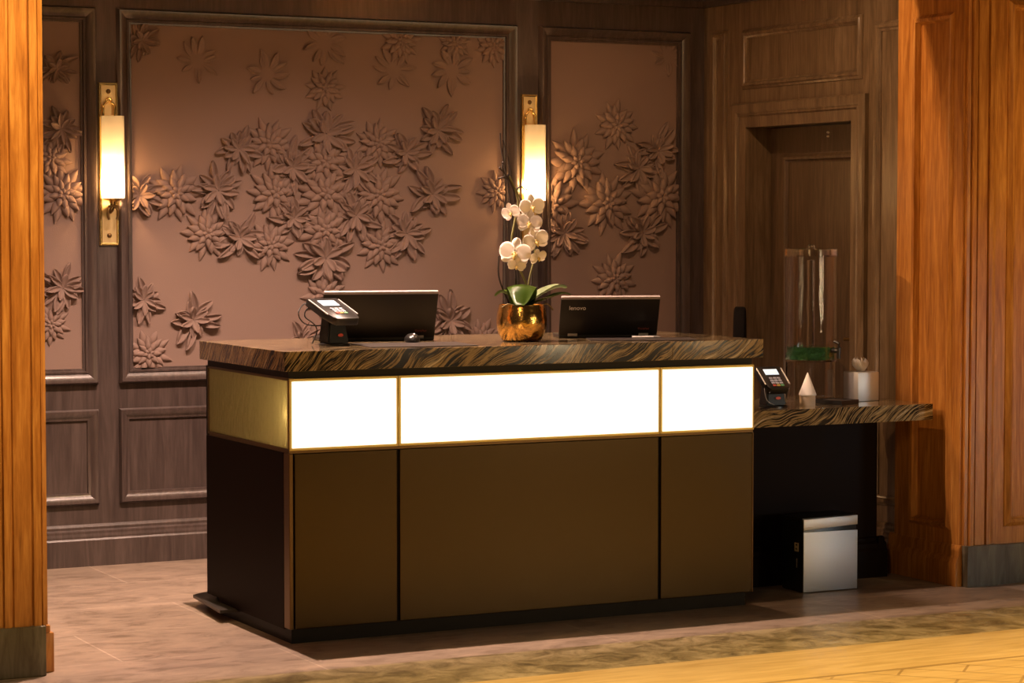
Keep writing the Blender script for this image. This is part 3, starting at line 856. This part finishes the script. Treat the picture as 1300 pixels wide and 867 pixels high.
# desk pads
def pad(pts, label):
    cx = sum(p[0] for p in pts) / len(pts); cy = sum(p[1] for p in pts) / len(pts)
    bm = BM(); prism(bm, [(x - cx, y - cy) for x, y in pts], 0, 0.003, bev=0.001)
    o = link('desk_pad', bm, M['leather'], None, (cx, cy, 1.1003)); tag(o, label, 'desk pad', 'dark desk pads')


pad([(3.655, 8.35), (4.085, 8.29), (4.125, 8.585), (3.70, 8.655)], 'dark flat leather desk pad in front of the left laptop')
pad([(4.66, 8.43), (5.075, 8.27), (5.15, 8.47), (4.745, 8.625)], 'dark flat leather desk pad in front of the lettered laptop')

# white pen on the second pad
pen = thing('pen', 'white and silver pen lying on the pad before the lettered laptop', 'pen', (4.955, 8.500, 1.1075), -0.30)
bm = BM(); tube(bm, [(-0.055, 0, 0), (0.035, 0, 0)], 0.0042, 10); link('barrel', bm, M['white_plastic'], pen, smooth='auto')
bm = BM(); tube(bm, [(0.035, 0, 0), (0.058, 0, 0), (0.064, 0, 0)], [0.0042, 0.003, 0.001], 10); link('pen_tip', bm, M['silver'], pen, smooth='auto')
bm = BM(); box(bm, -0.056, -0.015, -0.0012, 0.0012, 0.0042, 0.0058); link('clip', bm, M['silver'], pen)


# ------------------------------------------------------------------ card terminals
def terminal(loc, rz, tilt, zc, label, L_=0.175, W_=0.088):
    p = thing('card_terminal', label, 'card terminal', loc, rz, 'card terminals')
    # stand: flared column on a round foot
    bm = BM()
    lathe(bm, [(0.062, 0), (0.062, 0.006), (0.050, 0.010), (0.0, 0.011)], 28)
    link('foot', bm, M['black_plastic'], p, smooth='auto')
    bm = BM()
    t = bmesh.new()
    hw0, hw1 = 0.048, 0.034
    lo = [t.verts.new((x * hw0, y * 0.040 + 0.005, 0.008)) for x, y in ((-1, -1), (1, -1), (1, 1), (-1, 1))]
    hi = [t.verts.new((x * hw1, y * 0.030 + 0.012, zc - 0.012)) for x, y in ((-1, -1), (1, -1), (1, 1), (-1, 1))]
    t.faces.new(lo[::-1]); t.faces.new(hi)
    for i in range(4):
        j = (i + 1) % 4; t.faces.new((lo[i], lo[j], hi[j], hi[i]))
    bmesh.ops.bevel(t, geom=list(t.edges), offset=0.006, segments=2, affect='EDGES')
    merge(bm, t)
    st = link('stand', bm, M['black_plastic'], p, smooth='auto')
    t = BM(); lathe(t, [(0.012, 0), (0.012, 0.0015), (0, 0.002)], 24)
    bmesh.ops.transform(t, matrix=Matrix.Translation((0.006, -0.0365, 0.040)) @ Matrix.Rotation(radians(84), 4, 'X') @ Matrix.Diagonal((1.0, 0.5, 1, 1)), verts=t.verts)
    o = link('red_oval', t, M['red_mark'], st, smooth='auto'); o['label'] = 'small red oval emblem'
    # tilted handset: local y along its length (up the slope), local z its face
    ml = Matrix.Translation((0, 0.0, zc)) @ Matrix.Rotation(tilt, 4, 'X')
    bm = BM()
    prism(bm, [(-W_ * .5, L_ * .5), (W_ * .5, L_ * .5), (W_ * .5, -L_ * .1), (W_ * .42, -L_ * .42), (W_ * .34, -L_ * .5), (-W_ * .34, -L_ * .5), (-W_ * .42, -L_ * .42), (-W_ * .5, -L_ * .1)], -0.018, 0.014, bev=0.005)
    body = link('handset', bm, M['black_plastic'], p, smooth='auto'); body.matrix_local = ml
    bm = BM(); box(bm, -W_ * .27, W_ * .27, L_ * .12, L_ * .36, 0.0135, 0.0155, 0.0005); link('screen', bm, M['screen'], body)
    for s in (-1, 1):
        bm = BM(); box(bm, s * W_ * .485 - 0.003, s * W_ * .485 + 0.003, -L_ * .30, L_ * .42, 0.010, 0.016, 0.002); link('side_rail', bm, M['silver'], body)
    for r in range(4):
        for c in range(3):
            bm = BM(); x = (c - 1) * 0.019; y = -L_ * 0.04 - r * 0.0155
            box(bm, x - 0.0075, x + 0.0075, y - 0.0052, y + 0.0052, 0.0135, 0.0175, 0.001)
            mk = M['key_white'] if r < 3 else (M['key_red'], M['key_yellow'], M['key_green'])[c]
            link('key', bm, mk, body)
    return p


t1 = terminal((3.612, 8.605, 1.100), 0.15, radians(20), 0.132, 'black card terminal with lit screen tilted on the tall reception desk', 0.215, 0.138)
bm = BM()
tube(bm, curve_pts([(-0.030, 0.09, 0.150), (-0.075, 0.10, 0.160), (-0.115, 0.08, 0.125), (-0.095, 0.07, 0.085), (-0.040, 0.055, 0.075), (0.0, 0.05, 0.085)], 40), 0.0026, 8)
tube(bm, curve_pts([(-0.030, 0.09, 0.148), (-0.070, 0.09, 0.140), (-0.085, 0.08, 0.110), (-0.055, 0.06, 0.080), (-0.050, 0.05, 0.050), (-0.075, 0.045, 0.005)], 40), 0.0026, 8)
link('cable', bm, M['black_plastic'], t1, smooth='auto')
t2 = terminal((5.650, 8.60, 0.787), -0.10, radians(37), 0.116, 'black card terminal with lit screen standing on the low side counter', 0.150, 0.120)
bm = BM(); tube(bm, curve_pts([(-0.045, -0.01, 0.120), (-0.056, -0.03, 0.07), (-0.050, -0.045, 0.03), (-0.020, -0.052, 0.012)], 24), 0.002, 8)
o = link('cable', bm, M['silver'], t2, smooth='auto'); o['label'] = 'thin pale cable'

# ------------------------------------------------------------------ orchid in a gold pot
OX, OY = 4.412, 8.56
orc = thing('potted_orchid', 'white orchid in a hammered gold pot on the marble desk top', 'plant', (OX, OY, 1.1))
bm = BM()
lathe(bm, [(0.066, 0.0), (0.080, 0.006), (0.093, 0.030), (0.101, 0.060), (0.103, 0.085), (0.100, 0.115), (0.093, 0.140), (0.092, 0.148), (0.089, 0.148), (0.090, 0.138), (0.090, 0.110), (0.0, 0.108)], 48)
link('pot', bm, M['gold_pot'], orc, smooth='auto')
bm = BM(); lathe(bm, [(0.0895, 0.112), (0.0895, 0.125), (0.06, 0.136), (0.0, 0.140)], 24)
for v in bm.verts:
    v.co.z += random.uniform(-.004, .004)
link('moss', bm, M['moss'], orc)


def leaf_mesh(path, wmax, thick=0.003, droop=0.25):
    """strap leaf along path points (list of Vector) with a mid groove"""
    pts = curve_pts(path, 20); n = len(pts); bm = bmesh.new(); rows = []
    for i, p in enumerate(pts):
        s = i / (n - 1)
        w = wmax * max(0.0, sin(pi * (0.10 + 0.88 * s) ** 0.95)) ** 0.48
        d = (pts[min(i + 1, n - 1)] - pts[max(i - 1, 0)]).normalized()
        side = d.cross(Vector((0, 0, 1)))
        if side.length < 1e-3:
            side = Vector((1, 0, 0))
        side.normalize(); nn = side.cross(d)
        rows.append([bm.verts.new(p + side * w * tt + nn * (abs(tt) ** 1.5 * w * droop)) for tt in (-1, -.5, 0, .5, 1)])
    for a, b in zip(rows, rows[1:]):
        for j in range(4):
            bm.faces.new((a[j], a[j + 1], b[j + 1], b[j]))
    bmesh.ops.solidify(bm, geom=bm.faces[:], thickness=thick)
    bmesh.ops.recalc_face_normals(bm, faces=bm.faces)
    return bm


link('leaf', leaf_mesh([(0.0, 0, 0.130), (-0.012, -0.030, 0.195), (-0.026, -0.052, 0.232), (-0.046, -0.086, 0.212), (-0.064, -0.110, 0.150)], 0.062, droop=-0.22), M['leaf'], orc, smooth=True)
link('leaf', leaf_mesh([(0.0, 0, 0.130), (0.05, -0.01, 0.165), (0.11, -0.02, 0.200), (0.155, -0.03, 0.215), (0.185, -0.035, 0.212)], 0.050, droop=0.35), M['leaf_pale'], orc, smooth=True)
link('leaf', leaf_mesh([(0.0, 0, 0.130), (0.04, -0.03, 0.150), (0.10, -0.06, 0.175), (0.15, -0.07, 0.190), (0.185, -0.08, 0.186)], 0.034, droop=0.3), M['leaf'], orc, smooth=True)
link('leaf', leaf_mesh([(0.0, 0, 0.130), (-0.03, 0.0, 0.170), (-0.07, 0.03, 0.195), (-0.095, 0.05, 0.180)], 0.035, droop=0.4), M['leaf'], orc, smooth=True)
# withered roots over the rim
bm = BM(); tube(bm, curve_pts([(-0.05, -0.06, 0.140), (-0.085, -0.05, 0.152), (-0.115, -0.05, 0.140)], 12), 0.003, 6)
link('root', bm, M['moss'], orc, smooth='auto')
bm = BM(); tube(bm, curve_pts([(0.06, -0.05, 0.140), (0.095, -0.04, 0.150), (0.125, -0.04, 0.125)], 12), 0.003, 6)
link('root', bm, M['moss'], orc, smooth='auto')
# flower stems and support twigs
bm = BM()
tube(bm, curve_pts([(0.025, 0.0, 0.135), (0.02, -0.01, 0.22), (-0.03, -0.012, 0.32), (-0.05, -0.01, 0.40), (-0.03, -0.005, 0.50), (-0.015, 0.0, 0.56), (-0.030, 0.0, 0.62)], 40), [0.0045] * 42, 8)
tube(bm, curve_pts([(0.012, 0.0, 0.135), (0.03, -0.01, 0.25), (0.055, -0.01, 0.36), (0.045, -0.005, 0.46), (0.02, 0.0, 0.54), (-0.02, 0.0, 0.60), (-0.055, 0, 0.665)], 40), 0.0035, 8)
link('flower_stem', bm, M['stem'], orc, smooth='auto')
for path in ([(-0.01, 0.02, 0.13), (-0.030, 0.02, 0.45), (-0.050, 0.02, 0.62), (-0.082, 0.02, 0.78), (-0.086, 0.02, 0.838)],
             [(0.0, 0.015, 0.13), (-0.020, 0.015, 0.45), (-0.035, 0.01, 0.62), (-0.060, 0.01, 0.75), (-0.080, 0.01, 0.81)],
             [(-0.03, 0.03, 0.13), (-0.085, 0.03, 0.25), (-0.088, 0.03, 0.33), (-0.086, 0.03, 0.345)],
             [(0.02, 0.03, 0.13), (0.058, 0.03, 0.22), (0.062, 0.03, 0.30)],
             [(-0.02, 0.01, 0.56), (-0.045, 0.0, 0.63), (-0.075, 0.0, 0.675), (-0.098, 0.0, 0.695)],
             [(-0.060, 0.0, 0.655), (-0.085, 0.0, 0.66), (-0.10, 0.0, 0.655)],
             [(-0.080, 0.0, 0.68), (-0.086, 0.0, 0.70), (-0.085, 0.0, 0.715)],
             [(-0.03, 0.01, 0.60), (0.0, 0.01, 0.625), (0.02, 0.01, 0.610)]):
    bm = BM(); c_ = curve_pts(path, 20); tube(bm, c_, [0.0042 - 0.0014 * i / len(c_) for i in range(len(c_))], 6); link('twig', bm, M['twig'], orc, smooth='auto')
for x, z in ((-0.098, 0.697), (-0.102, 0.655), (-0.085, 0.718), (-0.060, 0.668), (0.022, 0.612)):
    bm = BM(); lathe(bm, [(0, -0.006), (0.0045, -0.002), (0.004, 0.003), (0, 0.007)], 10, (x, 0, z)); link('bud', bm, M['twig'], orc, smooth=True)


def orchid_flower(c, size, yaw, pitch, roll=0.0):
    """phalaenopsis: three sepals, two broad rounded petals, a small lip; faces local -Y"""
    mw = Matrix.Translation(c) @ Matrix.Rotation(yaw, 4, 'Z') @ Matrix.Rotation(pitch, 4, 'X') @ Matrix.Rotation(roll, 4, 'Y')
    t = bmesh.new()

    def blade(ang, ln, wd, base, rnd_, cup, off):
        ca, sa = cos(ang), sin(ang); g = []
        ns, nt = 11, 9
        for i in range(ns):
            s = i / (ns - 1)
            s = sin(pi / 2 * s)
            w = wd * max(0.0, 1 - ((s - rnd_) / (rnd_ if s < rnd_ else 1 - rnd_)) ** 2) ** 0.5 + 0.004
            row = []
            for j in range(nt):
                tt = -1 + 2 * j / (nt - 1)
                x = base + ln * s; y = w * tt
                h = off + cup * (s ** 2) * ln + 0.10 * w * (tt * tt) + 0.03 * ln * sin(5 * s + 3 * tt)
                row.append(t.verts.new((x * ca - y * sa, h, x * sa + y * ca)))
            g.append(row)
        for i in range(ns - 1):
            for j in range(nt - 1):
                t.faces.new((g[i][j], g[i][j + 1], g[i + 1][j + 1], g[i + 1][j]))
    for a in (90, 215, 325):
        blade(radians(a), 0.98, 0.32, 0.03, 0.56, 0.05, 0.09)
    for a in (12, 168):
        blade(radians(a), 1.04, 0.56, 0.02, 0.55, 0.03, -0.03)
    bmesh.ops.solidify(t, geom=t.faces[:], thickness=0.03)
    bmesh.ops.recalc_face_normals(t, faces=t.faces)
    bmesh.ops.transform(t, matrix=Matrix.Scale(size, 4), verts=t.verts)
    f = link('flower', t, M['petal'], orc, smooth=True); f.matrix_local = mw
    bm = BM()
    for s in (-1, 1):
        tube(bm, curve_pts([(0, -0.05, -0.02), (s * 0.13, -0.16, -0.10), (s * 0.15, -0.28, 0.03)], 10), [0.05, 0.06, 0.075, 0.085, 0.08, 0.07, 0.06, 0.05, 0.04, 0.03, 0.02][:11], 8)
    tube(bm, curve_pts([(0, -0.03, 0.0), (0, -0.20, -0.16), (0, -0.22, -0.36), (0, -0.16, -0.46)], 12), [0.07, 0.09, 0.10, 0.11, 0.12, 0.12, 0.11, 0.09, 0.07, 0.05, 0.04, 0.03, 0.02][:13], 8)
    lathe(bm, [(0.05, -0.02), (0.07, 0.03), (0.05, 0.08), (0, 0.10)], 10, (0, -0.12, 0.03))
    bmesh.ops.transform(bm, matrix=Matrix.Scale(size, 4), verts=bm.verts)
    link('lip', bm, M['lip'], f, smooth=True)


for x, z, sz, yw_, pt, rl in ((-0.067, 0.518, 0.040, -0.9, 0.25, -0.3), (0.030, 0.543, 0.050, -0.25, 0.1, -0.15), (0.017, 0.478, 0.050, -0.55, 0.05, 0.1),
                             (0.047, 0.405, 0.054, -0.15, 0.2, -0.35), (-0.048, 0.356, 0.062, -0.6, 0.05, 0.15), (0.058, 0.338, 0.036, 0.0, 0.4, -0.3), (-0.040, 0.306, 0.036, -0.5, 0.5, 0.2)):
    orchid_flower((x, -0.035, z), sz, yw_, pt, rl)

# ------------------------------------------------------------------ things on the side counter
ZC = 0.787
dsp = thing('water_dispenser', 'tall clear water dispenser with green leaves at the foot of its tank', 'water dispenser', (6.022, 8.865, ZC))
R = 0.114
bm = BM()
lathe(bm, [(R, 0.176), (R, 0.640), (R - 0.005, 0.640), (R - 0.005, 0.182), (0, 0.182)], 48, close=False)
bm.faces.new([v for v in bm.verts if abs(v.co.z - 0.176) < 1e-6]) if False else None
lathe(bm, [(R, 0.1755), (R, 0.176), (0, 0.176)], 48, close=True)
link('tank', bm, M['clear'], dsp, smooth='auto')
bm = BM(); lathe(bm, [(R - 0.0065, 0.1835), (R - 0.0065, 0.235), (0, 0.235)], 48); link('water', bm, M['water'], dsp, smooth='auto') if False else bm.free()
bm = BM()
rl_ = random.Random(5)
for i in range(130):
    a = rl_.uniform(0, 2 * pi); r_ = (R - 0.022) * sqrt(rl_.random()); z = rl_.uniform(0.190, 0.236)
    mt_ = Matrix.Translation((r_ * cos(a), r_ * sin(a), z)) @ Matrix.Rotation(rl_.uniform(0, 6), 4, 'Z') @ Matrix.Rotation(rl_.uniform(-1, 1), 4, 'X')
    t = bmesh.new()
    pr = [(0, -0.016), (0.008, -0.008), (0.010, 0), (0.007, 0.009), (0, 0.017), (-0.007, 0.009), (-0.010, 0), (-0.008, -0.008)]
    vs = [t.verts.new((x, y, 0.003 * abs(x) / 0.01)) for x, y in pr]; t.faces.new(vs)
    bmesh.ops.solidify(t, geom=t.faces[:], thickness=0.001)
    bmesh.ops.transform(t, matrix=mt_, verts=t.verts); merge(bm, t)
o = link('mint_leaves', bm, M['mint'], dsp); o['kind'] = 'stuff'
bm = BM(); lathe(bm, [(0, 0.1835), (R - 0.0065, 0.1835), (R - 0.0065, 0.240), (0, 0.240)], 48); link('green_infusion', bm, M['infusion'], dsp, smooth='auto')
bm = BM(); lathe(bm, [(R - 0.001, 0.642), (R + 0.004, 0.642), (R + 0.004, 0.673), (R, 0.677), (0.0, 0.677), (0.0, 0.673), (R - 0.003, 0.673), (R - 0.001, 0.642)], 48, close=False); lathe(bm, [(0.016, 0.676), (0.018, 0.684), (0.012, 0.694), (0, 0.696)], 20); link('lid', bm, M['clear'], dsp, smooth='auto')
bm = BM(); lathe(bm, [(R - 0.004, 0.0), (R - 0.004, 0.174), (R - 0.009, 0.174), (R - 0.009, 0.0), (R - 0.004, 0.0)], 48, close=False); link('stand', bm, M['clear'], dsp, smooth='auto')
bm = BM(); lathe(bm, [(0.017, 0.0), (0.017, 0.44), (0.0, 0.445)], 20, (0, 0, 0.183)); link('infuser_core', bm, M['clear'], dsp, smooth='auto')
bm = BM()
a_ = radians(-68)
q = lambda r, z: (r * cos(a_), r * sin(a_), z)
tube(bm, [q(R - 0.002, 0.225), q(R + 0.035, 0.225)], 0.011, 12)
tube(bm, [q(R + 0.035, 0.240), q(R + 0.035, 0.190)], 0.010, 12)
tube(bm, [q(R + 0.035, 0.238), q(R + 0.037, 0.258), q(R + 0.012, 0.266)], 0.006, 10)
link('tap', bm, M['black_plastic'], dsp, smooth='auto')

cup = thing('paper_cone_cup', 'white paper cone cup upturned on a small cream holder', 'paper cup', (5.838, 8.615, ZC))
bm = BM(); lathe(bm, [(0.034, 0.0), (0.0345, 0.042), (0.031, 0.042), (0.030, 0.003), (0, 0.003)], 28); link('holder', bm, M['cream'], cup, smooth='auto')
bm = BM(); lathe(bm, [(0.038, 0.043), (0.0385, 0.046), (0.0375, 0.050), (0.0015, 0.142), (0, 0.143), (0.0, 0.140), (0.036, 0.046), (0.038, 0.043)], 32, close=False); link('cone', bm, M['paper'], cup, smooth='auto')

bm = BM(); box(bm, -0.065, 0.065, -0.075, 0.075, 0, 0.004, 0.001)
ring(bm, lambda a, b, h: (a, b, h), -0.060, -0.070, 0.060, 0.070, [(0, 0.003), (0.0, 0.018), (0.005, 0.018), (0.005, 0.003)])
tr_ = thing('black_tray', 'small flat black tray lying between the paper cone and the tissue box', 'tray', (6.005, 8.64, ZC), 0.35)
link('tray_shell', bm, M['black_plastic'], tr_)
bm = BM(); box(bm, -0.045, 0.045, -0.055, 0.055, 0.005, 0.016, 0.002); link('tray_insert', bm, M['dark_plastic'], tr_)

tis = thing('tissue_box', 'square brushed steel tissue box with a white tissue pulled up', 'tissue box', (6.205, 8.735, ZC))
bm = BM(); prism(bm, [(-0.057, -0.057), (0.057, -0.057), (0.057, 0.057), (-0.057, 0.057)], 0, 0.130, bev=0.004)
link('steel_cover', bm, M['steel'], tis, smooth='auto')
bm = BM(); prism(bm, [(0.028 * cos(2 * pi * i / 20), 0.016 * sin(2 * pi * i / 20)) for i in range(20)], 0.1295, 0.1308); link('slot', bm, M['kick'], tis)
t = bmesh.new(); rt = random.Random(3); rings = []
for k in range(7):
    s = k / 6; row = []
    for i in range(20):
        a = 2 * pi * i / 20
        rr_ = (0.012 + 0.022 * sin(pi * min(1, s * 0.85))) * (1 + (0.15 + .25 * s) * sin(3 * a + 1.1) + 0.22 * s * sin(7 * a + 2 * s))
        row.append(t.verts.new((rr_ * cos(a) - 0.012 * s, rr_ * 0.6 * sin(a), 0.128 + 0.055 * s + 0.010 * s * sin(5 * a + .6) + 0.006 * s * sin(9 * a))))
    rings.append(row)
for a, b_ in zip(rings, rings[1:]):
    for i in range(20):
        j = (i + 1) % 20; t.faces.new((a[i], a[j], b_[j], b_[i]))
bmesh.ops.solidify(t, geom=t.faces[:], thickness=0.001)
bmesh.ops.recalc_face_normals(t, faces=t.faces)
link('tissue', t, M['paper'], tis, smooth=True)

# ------------------------------------------------------------------ slim waste bin
bn = thing('waste_bin', 'slim brushed steel waste bin with black sides standing before the side counter', 'waste bin', (5.83, 8.42, 0))
bm = BM(); box(bm, -0.138, 0.138, 0.006, 0.170, 0.004, 0.300, 0.006); link('body', bm, M['black_plastic'], bn, smooth='auto')
bm = BM()
prism(bm, [(-0.139, 0.004), (0.139, 0.004), (0.139, 0.258), (-0.139, 0.262)], 0.0, 0.008, lambda a, b, h: (a, h, b), 0.002); link('front_panel', bm, M['steel'], bn, smooth='auto')
bm = BM()
prism(bm, [(-0.139, 0.270), (0.139, 0.282), (0.139, 0.322), (-0.139, 0.316)], 0.0, 0.012, lambda a, b, h: (a, h, b), 0.002)
lid_ = link('lid_front', bm, M['steel'], bn, smooth='auto')
bm = BM(); prism(bm, [(-0.140, 0.300), (0.140, 0.300), (0.140, 0.326), (-0.140, 0.320)], 0.012, 0.172, lambda a, b, h: (a, h, b), 0.003); link('lid', bm, M['black_plastic'], bn, smooth='auto')
bm = BM(); box(bm, -0.1405, -0.1375, 0.040, 0.068, 0.175, 0.212); o = link('sticker', bm, M['label'], bn); o['label'] = 'small beige sticker on the black side'
bm = BM(); box(bm, -0.1408, -0.1400, 0.046, 0.060, 0.200, 0.206); box(bm, -0.1408, -0.1400, 0.048, 0.060, 0.183, 0.189); link('sticker_print', bm, M['black_plastic'], bn)
bm = BM(); box(bm, -0.1405, -0.1375, 0.050, 0.054, 0.105, 0.145); link('side_slit', bm, M['silver'], bn)

# ------------------------------------------------------------------ black chair by the door, seen edge-on
ch = thing('desk_chair', 'black chair with a rounded back seen edge-on near the door', 'chair', (6.13, 9.62, 0), 0.98)
bm = BM()
pts = [(-0.20, 0.52), (0.20, 0.52)] + [(0.20 * cos(a), 0.98 + 0.20 * sin(a)) for a in [pi * i / 16 for i in range(17)]]
prism(bm, pts, -0.028, 0.028, lambda a, b, h: (a, h, b), 0.012); link('backrest', bm, M['chair_black'], ch, smooth='auto')
bm = BM(); box(bm, -0.20, 0.20, -0.40, -0.01, 0.43, 0.50, 0.02); link('seat', bm, M['chair_black'], ch, smooth='auto')
bm = BM(); tube(bm, [(0, -0.2, 0.05), (0, -0.2, 0.43)], 0.025, 14); link('post', bm, M['black_plastic'], ch, smooth='auto')
bm = BM(); tube(bm, curve_pts([(0, -0.1, 0.44), (0, 0.03, 0.45), (0, 0.035, 0.54), (0, 0.03, 0.62)], 14), 0.014, 10); link('back_support', bm, M['black_plastic'], ch, smooth='auto')
for i in range(5):
    a = 2 * pi * i / 5 + .3
    bm = BM(); tube(bm, [(0, -0.2, 0.075), (0.20 * cos(a), -0.2 + 0.20 * sin(a), 0.05)], [0.02, 0.012], 10); leg = link('leg', bm, M['black_plastic'], ch, smooth='auto')
    bm = BM(); lathe(bm, [(0, -0.022), (0.014, -0.018), (0.022, 0), (0.014, 0.018), (0, 0.022)], 14, (0.20 * cos(a), -0.2 + 0.20 * sin(a), 0.0225)); link('caster', bm, M['black_plastic'], leg, smooth=True)
